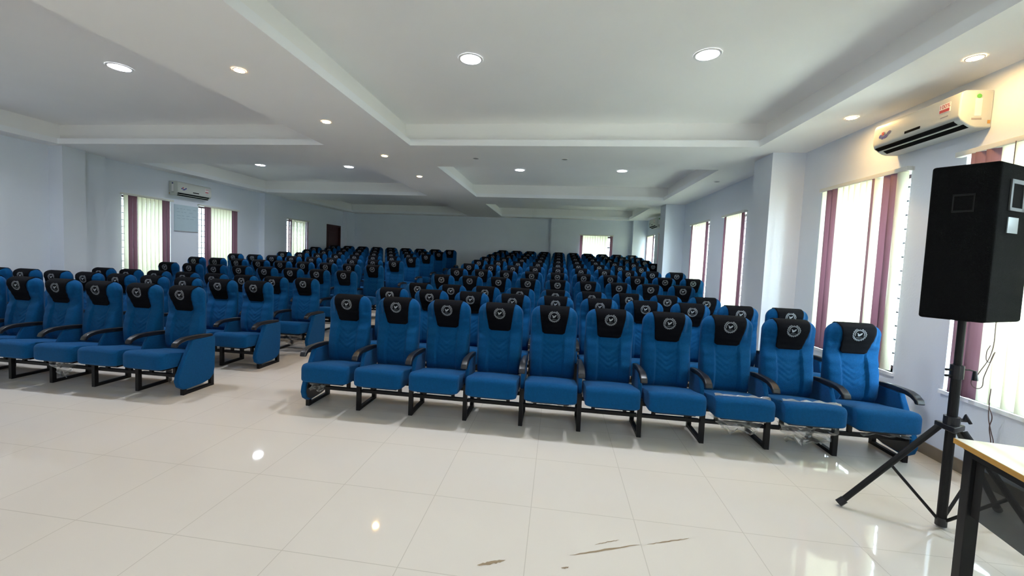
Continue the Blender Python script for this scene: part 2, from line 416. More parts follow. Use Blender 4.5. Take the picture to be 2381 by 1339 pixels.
def blind(wall, a, b, z0, z1, slats, label, x_shift=0, tilt=0):
    th = {'R': -PI/2, 'L': PI/2, 'B': 0}[wall]; mid = (a+b)/2; w = b-a
    loc = {'R': (XR, mid, z0), 'L': (XL, mid, z0), 'B': (mid, YB2, z0)}[wall]
    h = z1-z0
    root = empty('vertical_blind', loc, th, label=label, cat='window blind', group='vertical blinds on the hall windows')
    MB().box((-w/2-.03, -.06, h-.005), (w/2+.03, -.012, h+.035)).build('head_rail', M['rail'], root, bevel=.004)
    for bx in (-w/2-.03, w/2+.005): MB().box((bx, -.012, h), (bx+.025, 0.0, h+.03)).build('wall_bracket', M['rail'], root)
    for i, (x0, x1, c) in enumerate(slats):
        ww = x1-x0; dd = math.sqrt(max(.1**2-ww*ww, 0))/2 if ww < .1 else 0
        dd = min(dd, .03)+.004*(1 if ww > .08 else 0); s = MB(); yc = -.036; lean = tilt*(random.random()-.3) if tilt else 0
        k = 6; pts = []
        for j in range(k+1):
            t = j/k; pts.append((x0+ww*t, yc-dd+2*dd*t-.006*math.sin(PI*t)))
        zb = -.012 if wall != 'B' else .02
        vs = [(x, y, h-.005) for x, y in pts]+[(x+lean, y, max(zb, .015)) for x, y in pts]
        s.add(vs, [(j, j+1, k+2+j, k+1+j) for j in range(k)])
        o = s.build('slat', M['cream'] if c == 'c' else M['brown'], root, smooth=True, recalc=False)
        md = o.modifiers.new('Solid', 'SOLIDIFY'); md.thickness = .0012
        if c != 'c': o['label'] = 'brown slat'
    return root
def std_slats(w, lead='', pitch=.088, nb=1, left_gap=0, right_gap=0):
    x = -w/2+left_gap; end = w/2-right_gap; n = max(3, round((end-x)/pitch)); p_ = (end-x)/n; out = []
    for i in range(n):
        c = 'b' if (i < nb or i >= n-nb) else 'c'
        if lead and i == 0: c = 'c'
        if lead and i in (1, 2): c = 'b'
        if i == n-2 and nb == 2: c = 'b'
        out.append((x+i*p_-.004, x+(i+1)*p_+.010, c))
    return out
nw = 1
def bl_y(lst, mid):  # slats given as world y on the right wall, far to near
    return [(mid-y0, mid-y1, c) for y0, y1, c in lst]
custom1 = [(5.35, 5.24, 'c'), (5.24, 5.145, 'b'), (5.15, 5.055, 'b'), (5.055, 4.96, 'c'), (4.97, 4.875, 'c'), (4.885, 4.79, 'c'), (4.80, 4.705, 'c'), (4.715, 4.62, 'c'), (4.63, 4.535, 'c'), (4.54, 4.505, 'b'), (4.505, 4.46, 'c'), (4.41, 4.315, 'b'), (4.325, 4.23, 'b'), (4.235, 4.185, 'c')]
custom0 = [(3.56, 3.525, 'b'), (3.525, 3.445, 'b'), (3.45, 3.365, 'b'), (3.37, 3.26, 'c'), (3.27, 3.175, 'c'), (3.185, 3.09, 'c'), (3.10, 3.005, 'c'), (3.02, 2.925, 'c'), (2.94, 2.845, 'c'), (2.86, 2.765, 'c'), (2.78, 2.685, 'b'), (2.70, 2.605, 'b')]
right_labels = [None, None,
  'tall vertical blind in the window behind the black loudspeaker, with hanging cord',
  'vertical blind in the window left of the loudspeaker, with gaps between brown and cream slats',
  'vertical blind in the tall narrow window just beyond the nearest right pillar',
  'skewed vertical blind in the narrow window second beyond the nearest right pillar',
  'sliver of vertical blind on right wall, just behind the far pillar',
  'farthest vertical blind on the right wall, below the distant air conditioner']
for i, (a, b) in enumerate(WR):
    z0, z1 = holesR[i][2], holesR[i][3]
    window(nw, 'R', a, b, z0, z1); nw += 1
    if i == 3: sl = bl_y(custom1, (a+b)/2)
    elif i == 2: sl = bl_y(custom0, (a+b)/2)
    else: sl = std_slats(b-a, left_gap=.08 if i in (4, 5) else .02, nb=1)
    lab = right_labels[i] or ['vertical blind on right wall behind the camera, rearmost', 'vertical blind on right wall beside the desk, outside the photo'][i]
    blind('R', a, b, z0, z1, sl, lab, tilt=.10 if i == 5 else 0)
left_labels = ['vertical blind on the left wall outside the photo edge',
  'wide vertical blind left of the pale wall chart, brown slats at both ends',
  'vertical blind right of the pale wall chart, bare strip of grille at its left',
  'vertical blind on the left wall nearest the dark red door']
for i, (a, b) in enumerate(WL):
    z0, z1 = holesL[i][2], holesL[i][3]
    window(nw, 'L', a, b, z0, z1); nw += 1
    w_ = b-a
    sl = std_slats(w_, lead='c' if i == 1 else '', nb=2 if i else 1, left_gap={1: .0, 2: .12, 3: .02}.get(i, .03), right_gap=.02 if i != 1 else .05)
    blind('L', a, b, z0, z1, sl, left_labels[i])
window(nw, 'B', *back_hole)
w_ = back_hole[1]-back_hole[0]
blind('B', *back_hole, std_slats(w_, nb=1, left_gap=0)[:2]+[(x0, x1, 'c' if i != 4 else 'c') for i, (x0, x1, c) in enumerate(std_slats(w_)[2:-2])]+std_slats(w_)[-1:], 'vertical blind in the small window of the back wall')

# ------------------------------------------------------------------ chair
ZT, HW, RC = 1.054, .218, .098
PROF = [(.385, .024), (.46, .008), (.54, .004), (.62, .016), (.70, .036), (.78, .054), (.82, .052), (.88, .030), (.93, .008), (.975, -.002), (1.02, .002), (1.06, .012)]
YS = .085                     # plane of the widest outline; the pad is in front, the shell behind
def base_y(z):   # front profile of the padded back: lumbar swell, hollow, head pad pushed forward
    for (a, u), (b, v) in zip(PROF, PROF[1:]):
        if z <= b:
            t = max(0, (z-a)/(b-a)); t = t*t*(3-2*t); return u+(v-u)*t
    return PROF[-1][1]
def hw_at(z):
    w = HW-.010*max(0, (.62-z)/.25)
    k = z-(ZT-RC)
    if k > 0: w = HW-RC+math.sqrt(max(RC*RC-k*k, 0))
    return w
def shrink(z):
    k = z-(ZT-.05); t = 1
    if k > 0: t *= math.sqrt(max(1-(k/.05)**2, 0))
    if z < .43: t *= .75+.25*max(0, (z-.385))/.045
    return t
def sst(a, b, x):
    t = max(0, min(1, (x-a)/(b-a))); return t*t*(3-2*t)
def yfront(x, z):
    q = min(abs(x)/max(hw_at(z), 1e-4), 1)
    b = base_y(z)+.030*sst(.135, .175, abs(x))*sst(.84, .93, z)
    return YS-(YS-b)*shrink(z)*(1-q**3.4)**(1/3.4)
def yback(x, z):
    q = min(abs(x)/max(hw_at(z), 1e-4), 1)
    return YS+.042*shrink(z)*(1-q**4)**.25
def relief(x, z):
    r = 0; ax = abs(x)
    # padded side bolsters around a flat quilted centre panel
    s = max(0, min(1, (ax-.088)/.02)); r -= .020*s*s*(3-2*s)*(1-sst(.72, .80, z))*(1-sst(.19, .215, ax))
    r += .006*math.exp(-((ax-.095)/.005)**2)
    if ax < .09 and .48 < z < .80:
        u = z-.80*ax
        if .4975 < u < .6775:
            ph = ((u-.4975)/.045) % 1
            r += .0075*math.exp(-((ph-.5)/.13)**2)
    return r*max(0, min(1, (ZT-.03-z)/.05))
def backrest_mesh():
    mb = MB(); NZ = 74; NF = 52; NBk = 16
    zs = [.385+(ZT-.385)*(1-(1-i/(NZ-1))**1.25) for i in range(NZ)]
    rings = []
    for z in zs:
        w = hw_at(z); row = []
        for i in range(NF):
            t = -1+2*i/(NF-1); x = w*math.sin(t*PI/2)*.35+w*t*.65
            row.append((x, yfront(x, z)+relief(x, z), z))
        for i in range(1, NBk):
            t = 1-2*i/NBk; x = w*t
            row.append((x, yback(x, z), z))
        rings.append(row)
    n = len(rings[0]); vs = [p for r in rings for p in r]; fs = []
    for j in range(NZ-1):
        for i in range(n):
            a = j*n+i; b = j*n+(i+1) % n; fs.append((a, b, b+n, a+n))
    fs.append(tuple(range(n))[::-1]); fs.append(tuple((NZ-1)*n+i for i in range(n)))
    mb.add(vs, fs); return mb
def cover_mesh():
    mb = MB(); U = 20; rows = []
    ZB = .797; NS = 26
    def cw(z, front):
        t = min(max((z-ZB)/(ZT-ZB), 0), 1)
        w = .103+.037*t
        if z < ZB+.02: w -= .02*(1-math.sqrt(max(0, 1-((ZB+.02-z)/.02)**2)))
        return w
    for i in range(NS):
        z = ZB+(ZT-ZB)*(1-(1-i/(NS-1))**1.4)
        w = min(cw(z, 1), hw_at(z)+.004)
        rows.append([(w*(-1+2*k/U), yfront(w*(-1+2*k/U), z)-.0075, z+.006*(i/(NS-1))**3) for k in range(U+1)])
    for i in range(10):
        z = ZT-.20*((i+.3)/10)**1.2; w = min(.140, hw_at(z)+.003)
        rows.append([(w*(-1+2*k/U), yback(w*(-1+2*k/U), z)+.007, z+.006*(1-i/10)) for k in range(U+1)])
    n = U+1; fs = []
    for j in range(len(rows)-1):
        for k in range(U): a = j*n+k; fs.append((a, a+1, a+1+n, a+n))
    mb.add([p for r in rows for p in r], fs); return mb
def emblem_mesh():
    mb = MB(); zc = .968
    def pt(x, z): return (x, yfront(x, z)-.0100, z)
    def stroke(pts, w, closed=False):
        n = len(pts); L, R_ = [], []
        for i, (x, z) in enumerate(pts):
            if closed: a = pts[i-1]; b = pts[(i+1) % n]
            else: a = pts[max(i-1, 0)]; b = pts[min(i+1, n-1)]
            dx, dz = b[0]-a[0], b[1]-a[1]; l = math.hypot(dx, dz) or 1; nx, nz = -dz/l*w/2, dx/l*w/2
            L.append(pt(x+nx, z+nz)); R_.append(pt(x-nx, z-nz))
        m = n if closed else n-1
        mb.add(L+R_, [(i, (i+1) % n, n+(i+1) % n, n+i) for i in range(m)])
    T = 20; pts = []
    for i in range(T):
        for f, r in ((.02, .0445), (.22, .0535), (.52, .0535), (.74, .0445)):
            t = 2*PI*(i+f)/T; pts.append((r*math.cos(t), zc+r*math.sin(t)))
    stroke(pts, .0036, True)
    stroke([(.035*math.cos(t), zc+.003+.035*math.sin(t)) for t in [math.radians(-22+224*i/30) for i in range(31)]], .0042)
    stroke([(.042*math.cos(t), zc+.042*math.sin(t)) for t in [math.radians(200+140*i/20) for i in range(21)]], .0022)
    bird = [(-.021, zc+.017), (-.012, zc+.012), (-.003, zc+.004), (.004, zc+.010), (.012, zc+.015), (.022, zc+.017), (.017, zc+.006), (.008, zc-.005), (-.004, zc-.013), (-.013, zc-.011), (-.015, zc+.002)]
    mb.add([pt(*q) for q in bird], [(0,1,10), (1,2,9,10), (2,8,9), (2,3,7,8), (3,4,6,7), (4,5,6)])
    for i, x in enumerate((-.020, -.010, 0, .010, .020)):
        z = zc-.026
        if i in (1, 2): stroke([(x+.003*math.cos(2*PI*k/8), z+.0035*math.sin(2*PI*k/8)) for k in range(8)], .0014, True)
        else: stroke([(x-.003, z-.003), (x, z+.004), (x+.003, z-.003)], .0014)
    return mb
def seat_mesh():
    mb = MB(); prof = []
    # side profile (y, z) of the cushion, counter-clockwise
    def corner(cx, cz, r, a0, a1, n=7): return [(cx+r*math.cos(math.radians(a0+(a1-a0)*i/n)), cz+r*math.sin(math.radians(a0+(a1-a0)*i/n))) for i in range(n+1)]
    prof = corner(-.370, .405, .045, 92, 180)+corner(-.389, .312, .026, 180, 262)
    prof += [(-.32, .283), (-.24, .282), (-.15, .282)]+[(-.08, .282)]+corner(.02, .302, .020, 270, 350, 4)+corner(.018, .365, .025, 10, 96, 4)+[(-.05, .398), (-.12, .410), (-.20, .425), (-.27, .439), (-.33, .449)]
    cy, cz = -.19, .365; NX = 22
    rows = []
    for i in range(NX+1):
        t = -1+2*i/NX; x = .222*math.sin(t*PI/2)
        k = (1-abs(x/.2225)**7)**.5 if abs(x) < .2225 else 0
        kk = .84+.16*k; row = []
        for y, z in prof:
            crown = .006*(1-(x/.222)**2)
            row.append((x, cy+(y-cy)*kk, cz+(z-cz)*kk+(crown if z > .385 else 0)))
        rows.append(row)
    n = len(prof); fs = []
    for j in range(NX):
        for i in range(n): a = j*n+i; b = j*n+(i+1) % n; fs.append((a, b, b+n, a+n))
    fs.append(tuple(range(n))); fs.append(tuple(NX*n+i for i in range(n))[::-1])
    mb.add([p for r in rows for p in r], fs); return mb
ARM = [(.115, .560), (.03, .573), (-.06, .580), (-.15, .581), (-.22, .577), (-.275, .562), (-.315, .535), (-.328, .500), (-.300, .494), (-.285, .515), (-.25, .532), (-.19, .540), (-.06, .541), (.115, .528)]
PANEL_IN = [(-.125, .535), (-.165, .46), (-.195, .38), (-.195, .325), (.125, .325), (.132, .535)]
PANEL_OUT = [(-.135, .535), (-.19, .43), (-.25, .31), (-.295, .21), (-.305, .155), (-.285, .095), (-.235, .060), (-.19, .055), (-.02, .060), (.07, .078), (.118, .125), (.132, .20), (.138, .40), (.136, .535)]
def arm_mesh(x):
    mb = MB(); mb.prism(ARM, lambda u, v, s: (x+(-.021 if s == 0 else .021)*(1+(.38 if u < -.21 else .12 if u < -.1 else 0)), u, v)); return mb
def panel_mesh(x, poly, t=.024):
    return MB().prism(poly, lambda u, v, s: (x+(-t if s == 0 else t), u, v))
def leg_mesh(x, y): return MB().box((x-.018, y-.018, .0), (x+.018, y+.018, .33))
def foot_mesh(x): return MB().box((x-.016, -.197, .0), (x+.016, .092, .028))
def add_side(root, x, outer):
    arm_mesh(x).build('armrest', M['plastic'], root, bevel=.009, seg=3)
    pm = panel_mesh(x+(math.copysign(.004, x) if outer else 0), PANEL_OUT if outer else PANEL_IN, .026 if outer else .018)
    pm.build('side_panel', M['fabric'], root, bevel=.012, seg=3)
    if outer:
        xi = x+math.copysign(.004, x)-math.copysign(.028, x)
        MB().prism([(-.285, .20), (-.29, .155), (-.27, .10), (-.225, .07), (-.02, .072), (.06, .088), (.105, .13), (.118, .20), (.12, .30), (-.235, .30)],
                   lambda u, v, s_: (xi-math.copysign(.003, x)*s_, u, v)).build('panel_backing', M['plastic'], root)
    xl = x
    leg_mesh(xl, -.215).build('leg', M['steel'], root); leg_mesh(xl, .110).build('leg', M['steel'], root)
    foot_mesh(xl).build('foot_bar', M['steel'], root)
def make_chair(name='auditorium_chair'):
    root = empty(name)
    seat_mesh().build('seat', M['fabric'], root, smooth=True)
    backrest_mesh().build('backrest', M['fabric'], root, smooth=True)
    cv = cover_mesh().build('headrest_cover', M['cover'], root, smooth=True, recalc=False)
    md = cv.modifiers.new('Solid', 'SOLIDIFY'); md.thickness = .003; md.offset = 0
    emblem_mesh().build('emblem', M['emblem'], cv, recalc=False)
    for y in (-.205, .095): MB().box((-SP/2+.019, y, .165), (SP/2-.020, y+.030, .195)).build('crossbar', M['steel'], root)
    MB().box((-.16, -.34, .262), (.16, -.11, .283)).build('seat_pan', M['steel'], root)
    for x in (-.15, .12): MB().box((x, -.20, .195), (x+.03, -.175, .262)).build('bracket', M['steel'], root)
    return root
mid_c = make_chair(); add_side(mid_c, -SP/2, False)          # neighbours share the arm on their right
first_c = make_chair(); add_side(first_c, -SP/2, True)       # left end of a row
last_c = make_chair(); add_side(last_c, -SP/2, False); add_side(last_c, SP/2, True)   # right end of a row
ORD = ['front', 'second', 'third', 'fourth', 'fifth', 'sixth', 'seventh', 'eighth', 'ninth', 'tenth', 'eleventh']
NTH = ['aisle-end', 'second', 'third', 'fourth', 'fifth', 'sixth', 'seventh', 'eighth', 'ninth', 'tenth']
used = set(); chairs = {}
def put(proto, loc, label, group, rz=0):
    if proto not in used: used.add(proto); o = proto
    else: o = copy_tree(proto)
    o.location = loc; o.rotation_euler = (0, 0, rz); o['label'] = label; o['category'] = 'chair'; o['group'] = group
    return o
for r in range(11):
    z = RISE*max(0, r-2); n = RN[r]
    for k in range(n):
        pr = first_c if k == 0 else last_c if k == n-1 else mid_c
        row = ORD[r]+(' (rearmost)' if r == 10 else '')
        if k == 0: lab = 'blue velour chair at the aisle end of the %s row, right block' % row
        elif k == n-1: lab = 'blue velour chair at the window end of the %s row, right block' % row
        else: lab = 'blue velour chair, %s from the aisle in the %s row, right block' % (NTH[k], row)
        chairs['R', r, k] = put(pr, (RX[r]+SP*k, RY[r], z), lab, 'blue auditorium chairs in the right block')
for r in range(10):
    z = RISE*max(0, r-2); n = LN[r]
    for k in range(n):
        pr = last_c if k == 0 else first_c if k == n-1 else mid_c
        row = ORD[r]+(' (rearmost)' if r == 9 else '')
        if k == 0: lab = 'blue velour chair at the aisle end of the %s row, left block' % row
        elif k == n-1: lab = 'blue velour chair at the wall end of the %s row, left block' % row
        else: lab = 'blue velour chair, %s from the aisle in the %s row, left block' % (NTH[k], row)
        chairs['L', r, k] = put(pr, (LX[r]-SP*k, LY[r], z), lab, 'blue auditorium chairs in the left block')

# ------------------------------------------------------------------ polythene scraps left on chairs
def wrap(block, r, k, outline, seed, y=-.30, amp=.012, n=16, drape=None):
    rnd = random.Random(seed); (x0, x1), (z0, z1) = outline; mb = MB(); ph = [rnd.uniform(0, 6.3) for _ in range(8)]; vs = []
    for j in range(n+1):
        for i in range(n+1):
            u, v = i/n, j/n
            w = 1 if drape is None else drape(v)
            x = x0+(x1-x0)*(.5+(u-.5)*w); zz = z1+(z0-z1)*v*(1-.25*abs(math.sin(5*u+ph[0])))
            yy = y+amp*(math.sin(11*u+ph[1]+4*v)+math.sin(17*v+ph[2]+6*u)*.8+math.sin(29*u-13*v+ph[3])*.5)
            vs.append((x+amp*.7*math.sin(13*v+ph[4]), yy, zz+amp*.4*math.sin(15*u+ph[5])*v))
    mb.add(vs, [(j*(n+1)+i, j*(n+1)+i+1, (j+1)*(n+1)+i+1, (j+1)*(n+1)+i) for j in range(n) for i in range(n)])
    o = mb.build('polythene_wrap', M['wrap'], chairs[block, r, k], recalc=False); o['label'] = 'torn clear polythene hanging under the seat'
def flat_wrap(block, r, k, seed, w=.21):
    mb = MB(); n = 26; vs = []
    for j in range(5):
        for i in range(n+1):
            u = i/n; v = j/4
            vs.append((-w+2*w*u, -.335+.022*v+.008*math.sin(9*u+seed), .457+.009*abs(math.sin(14*u+seed))*v+.003*math.sin(5*v+23*u)-.008*(1-v)))
    mb.add(vs, [(j*(n+1)+i, j*(n+1)+i+1, (j+1)*(n+1)+i+1, (j+1)*(n+1)+i) for j in range(4) for i in range(n)])
    o = mb.build('polythene_strip', M['wrap'], chairs[block, r, k], recalc=False); o['label'] = 'crinkled clear polythene along the seat front'
fan = lambda v: 1-.75*v
wrap('R', 0, 7, ((-.24, .22), (.13, .285)), 3, drape=lambda v: 1-.5*v)
wrap('R', 0, 8, ((-.24, .24), (.07, .285)), 5, amp=.018, drape=lambda v: 1-.45*v)
wrap('R', 0, 9, ((-.12, .22), (.21, .285)), 9)
wrap('L', 0, 2, ((-.20, .20), (.09, .28)), 12, amp=.014, drape=fan)
wrap('L', 0, 0, ((-.12, .12), (.05, .27)), 13, y=-.06)
wrap('R', 0, 0, ((-.19, -.05), (.17, .275)), 15)
wrap('R', 0, 4, ((-.20, .18), (.235, .285)), 16)
wrap('L', 2, 0, ((-.21, .20), (.08, .285)), 17, amp=.01)
flat_wrap('R', 0, 7, 1); flat_wrap('R', 0, 8, 2)

# ------------------------------------------------------------------ air conditioners
def air_con(loc, rz, L, H, label, stickers=True):
    root = empty('air_conditioner', loc, rz, label=label, cat='air conditioner')
    D = .215; pf = [(0, 0), (0, H), (-D+.035, H), (-D+.008, H-.012), (-D, H-.05), (-D-.004, .095), (-D+.012, .055), (-D+.075, .012), (-D+.11, 0)]
    MB().prism(pf, lambda u, v, s: ((-L/2 if s == 0 else L/2), u, v)).build('casing', M['acwhite'], root, bevel=.010, seg=3)
    # outlet slots on the sloping underside
    def strip(x0, x1, t0, t1, off, mat, name):
        a = Vector((0, -D+.010, .058)); b = Vector((0, -D+.078, .012)); nrm = Vector((0, -(b.z-a.z)*-1, -(b.y-a.y))).normalized()
        nrm = Vector((0, -.56, -.83)); p0 = a.lerp(b, t0)+nrm*off; p1 = a.lerp(b, t1)+nrm*off; q0 = p0-nrm*.006; q1 = p1-nrm*.006
        mb = MB(); mb.add([(x0, p0.y, p0.z), (x1, p0.y, p0.z), (x1, p1.y, p1.z), (x0, p1.y, p1.z), (x0, q0.y, q0.z), (x1, q0.y, q0.z), (x1, q1.y, q1.z), (x0, q1.y, q1.z)],
               [(0,1,2,3), (4,7,6,5), (0,4,5,1), (1,5,6,2), (2,6,7,3), (3,7,4,0)])
        return mb.build(name, mat, root)
    strip(-L/2+.02, L/2-.05, -.05, .42, .003, M['darkhole'], 'air_outlet')
    strip(-L/2+.06, L/2-.02, .58, 1.1, .003, M['darkhole'], 'air_outlet')
    strip(-L/2+.015, L/2-.035, .46, .55, .008, M['acwhite'], 'louvre')
    MB().box((-.06, -D-.0065, .098), (.09, -D+.0, .118)).build('display_window', M['darkhole'], root)
    if stickers:
        s = MB(); 
        for dx, dz, rx, rz_ in ((-.33, .155, .017, .015), (-.30, .135, .016, .012), (-.268, .142, .022, .015), (-.235, .166, .022, .014)):
            s.add([(dx+rx*math.cos(t), -D-.0052, dz+rz_*math.sin(t)+.3*rx*math.cos(t)) for t in [2*PI*k/14 for k in range(14)]], [tuple(range(14))])
        s.build('sticker', M['navy'], root, recalc=False)
        s = MB().box((-.315, -D-.0054, .158), (-.288, -D-.004, .186)); s.build('sticker', M['red'], root)
        MB().box((.255, -D-.0050, .150), (.345, -D-.002, H-.055)).build('sticker', M['paperwhite'], root)
        text_part('sticker_text', '100%', .042, M['red'], root, (.300, -D-.0055, H-.078), (PI/2, 0, 0))
        MB().box((.258, -D-.0058, .155), (.340, -D-.004, .177)).build('sticker_band', M['red'], root)
        MB().box((.27, -D-.006, .115), (.33, -D-.004, .121)).build('sticker_line', M['greyprint'], root)
    # side label on the viewer's near end
    sx = L/2 if rz < 0 else -L/2; e = .0015*(1 if sx > 0 else -1)
    MB().box((min(sx, sx+e), -.12, .085), (max(sx, sx+e), -.075, H-.06)).build('side_sticker', M['paperwhite'], root)
    MB().disk((sx+e, -.098, H-.045), .016, 'x', 16, e).build('side_dot', M['green'] if rz < 0 else M['navy'], root)
    MB().box((min(sx, sx+e), -.135, .06), (max(sx, sx+e), -.07, .072)).build('side_sticker', M['greyprint'], root)
    MB().box((min(sx, sx+e), -.03, .03), (max(sx, sx+e), -.012, .055)).build('side_sticker', M['edge'], root)
    return root
air_con((XR, 3.93, 2.60), -PI/2, .84, .275, 'white split air conditioner on right wall above the nearest windows')
air_con((XL, 8.17, 2.535), PI/2, .86, .30, 'white split air conditioner on left wall above the pale chart')
air_con((XR, 13.50, 2.62), -PI/2, .86, .30, 'distant white split air conditioner high on the right wall')

# ------------------------------------------------------------------ wall chart
ch = MB().box((XL, 7.86, 1.79), (XL+.012, 8.44, 2.36)).build('wall_chart', M['board'])
tag(ch, 'pale blue-grey chart with faint writing on left wall, under the air conditioner', 'wall chart')
sc_ = MB(); rnd = random.Random(4)
for j, z in enumerate((2.27, 2.20, 2.12, 2.06)):
    y = 7.92
    while y < 8.36:
        l = rnd.uniform(.03, .10); sc_.box((XL+.012, y, z), (XL+.0135, min(y+l, 8.40), z+.008)); y += l+rnd.uniform(.02, .08)
sc_.build('faint_writing', M['ink'], ch)
MB().box((XL+.0, 7.86, 1.778), (XL+.016, 8.44, 1.79)).build('bottom_strip', M['greyprint'], ch)

# ------------------------------------------------------------------ loudspeaker and stand
PX, PY = 2.337, 2.676
SPK = [(2.107, 2.68), (2.28, 2.488), (2.63, 2.676), (2.457, 2.868)]
root = empty('loudspeaker', (PX, PY, 1.25), label='tall black carpeted loudspeaker on the tripod stand by the right wall', cat='loudspeaker')
loc2 = [(x-PX, y-PY) for x, y in SPK]
MB().prism(loc2, lambda u, v, s: (u, v, 0 if s == 0 else .862)).build('cabinet', M['carpet'], root, bevel=.014, seg=3)
def face_box(p0, p1, u0, u1, z0, z1, off, th):
    a = Vector((*p0, 0)); b = Vector((*p1, 0)); d = (b-a).normalized(); nrm = Vector((d.y, -d.x, 0))
    mb = MB(); P = []
    for s in (off, off+th):
        for u, z in ((u0, z0), (u1, z0), (u1, z1), (u0, z1)):
            q = a.lerp(b, u)+nrm*s; P.append((q.x, q.y, z))
    mb.add(P, [(0,3,2,1), (4,5,6,7), (0,1,5,4), (1,2,6,5), (2,3,7,6), (3,0,4,7)]); return mb
A_, B_, C_ = loc2[0], loc2[1], loc2[2]
face_box(B_, C_, .30, .66, .622, .765, .0, .003).build('handle_recess', M['darkhole'], root)
fr = MB()
for u0, u1, z0, z1 in ((.28, .33, .61, .777), (.62, .68, .61, .777), (.28, .68, .755, .777), (.28, .68, .61, .627)):
    m_ = face_box(B_, C_, u0, u1, z0, z1, .0, .006); fr.add(m_.v, m_.f)
fr.build('handle_frame', M['chrome'], root)
face_box(B_, C_, .29, .57, .49, .575, .0, .004).build('jack_plate', M['glassplate'], root)
fr = MB()
for u0, u1, z0, z1 in ((.36, .38, .60, .70), (.66, .68, .60, .70), (.36, .68, .69, .70), (.36, .68, .60, .61)):
    m_ = face_box(A_, B_, u0, u1, z0, z1, .0, .003); fr.add(m_.v, m_.f)
fr.build('handle_frame', M['steel'], root)
MB().tube([(0, 0, -.012), (0, 0, .0)], .03).build('pole_socket', M['steel'], root)

root = empty('speaker_stand', (PX, PY, 0), label='black tripod stand carrying the loudspeaker, beside the desk', cat='speaker stand')
MB().tube([(0, 0, .05), (0, 0, .98)], .0225, 16).build('lower_pole', M['steel'], root, smooth=False)
MB().tube([(0, 0, .90), (0, 0, 1.238)], .0175, 16).build('upper_pole', M['steel'], root)
MB().tube([(0, 0, .90), (0, 0, .98)], .030, 16).build('collar', M['plastic'], root)
MB().tube([(.02, 0, .955), (.055, -.01, .957), (.085, -.015, .95)], .004, 8).tube([(.078, -.015, .955), (.080, -.017, .90)], [.008, .014], 8).build('knob', M['plastic'], root)
for z in (.95, .915): MB().tube([(-.025, 0, z), (-.058, 0, z)], .007, 8).build('bolt', M['steel'], root)
MB().tube([(0, 0, .625), (0, 0, .675)], .036, 16).build('collar', M['plastic'], root)
MB().tube([(.03, 0, .655), (.075, -.01, .66)], .010, 10).tube([(.055, -.01, .66), (.058, -.01, .69), (.08, -.02, .645)], .009, 8).build('knob', M['plastic'], root)
MB().disk((0, 0, .592), .075, 'z', 3, .035).build('hub', M['plastic'], root, bevel=.006)
MB().tube([(0, 0, .012), (0, 0, .062)], .027, 16).build('bottom_cap', M['plastic'], root)
feet = [(1.852-PX, 2.79-PY), (.53, .25), (.20, -.45)]
for fx, fy in feet:
    l = math.hypot(fx, fy); ux, uy = fx/l, fy/l
    MB().tube([(ux*.055, uy*.055, .605), (fx*.97, fy*.97, .035)], .0165, 12).build('leg', M['steel'], root)
    MB().tube([(fx*.94, fy*.94, .050), (fx, fy, .0175)], .022, 12).build('rubber_foot', M['plastic'], root)
    t = .47; qx, qy = ux*.055+(fx*.97-ux*.055)*t, uy*.055+(fy*.97-uy*.055)*t; qz = .605+(.035-.605)*t
    MB().tube([(ux*.02, uy*.02, .05), (qx, qy, qz-.012)], .0085, 8).build('brace', M['steel'], root)

# ------------------------------------------------------------------ desk
dth = math.radians(-9.9)
desk = empty('desk', (1.857, 2.104, 0), dth, label='desk with pale veined top and black steel frame, cut by the right edge', cat='desk')
DW, DD, DH = .62, 1.20, .75     # local x to the right, local -y towards the camera
MB().box((0, -DD, DH-.022), (DW, 0, DH)).build('desk_top', M['desk'], desk)
ed = MB(); t = .0025
ed.box((-t, -DD-t, DH-.024), (0, t, DH-.001)); ed.box((0, 0, DH-.024), (DW, t, DH-.001)); ed.box((DW, -DD-t, DH-.024), (DW+t, t, DH-.001)); ed.box((0, -DD-t, DH-.024), (DW, -DD, DH-.001))
ed.build('edge_band', M['edge'], desk)
for x in (.02, DW-.07):
    for y in (-.075, -DD+.025):
        MB().box((x, y, 0), (x+.048, y+.048, DH-.024)).build('leg', M['steel'], desk, bevel=.003)
ap = MB(); ap.box((.022, -DD+.073, DH-.06), (.052, -.075, DH-.024)).box((DW-.055, -DD+.073, DH-.06), (DW-.025, -.075, DH-.024)).box((.068, -.065, DH-.06), (DW-.07, -.035, DH-.024)).box((.068, -DD+.035, DH-.06), (DW-.07, -DD+.065, DH-.024))
ap.build('apron', M['steel'], desk)
MB().box((.034, -DD+.073, .432), (.038, -.075, DH-.06)).build('mesh_panel', M['smoke'], desk)['label'] = 'see-through dark mesh panel'

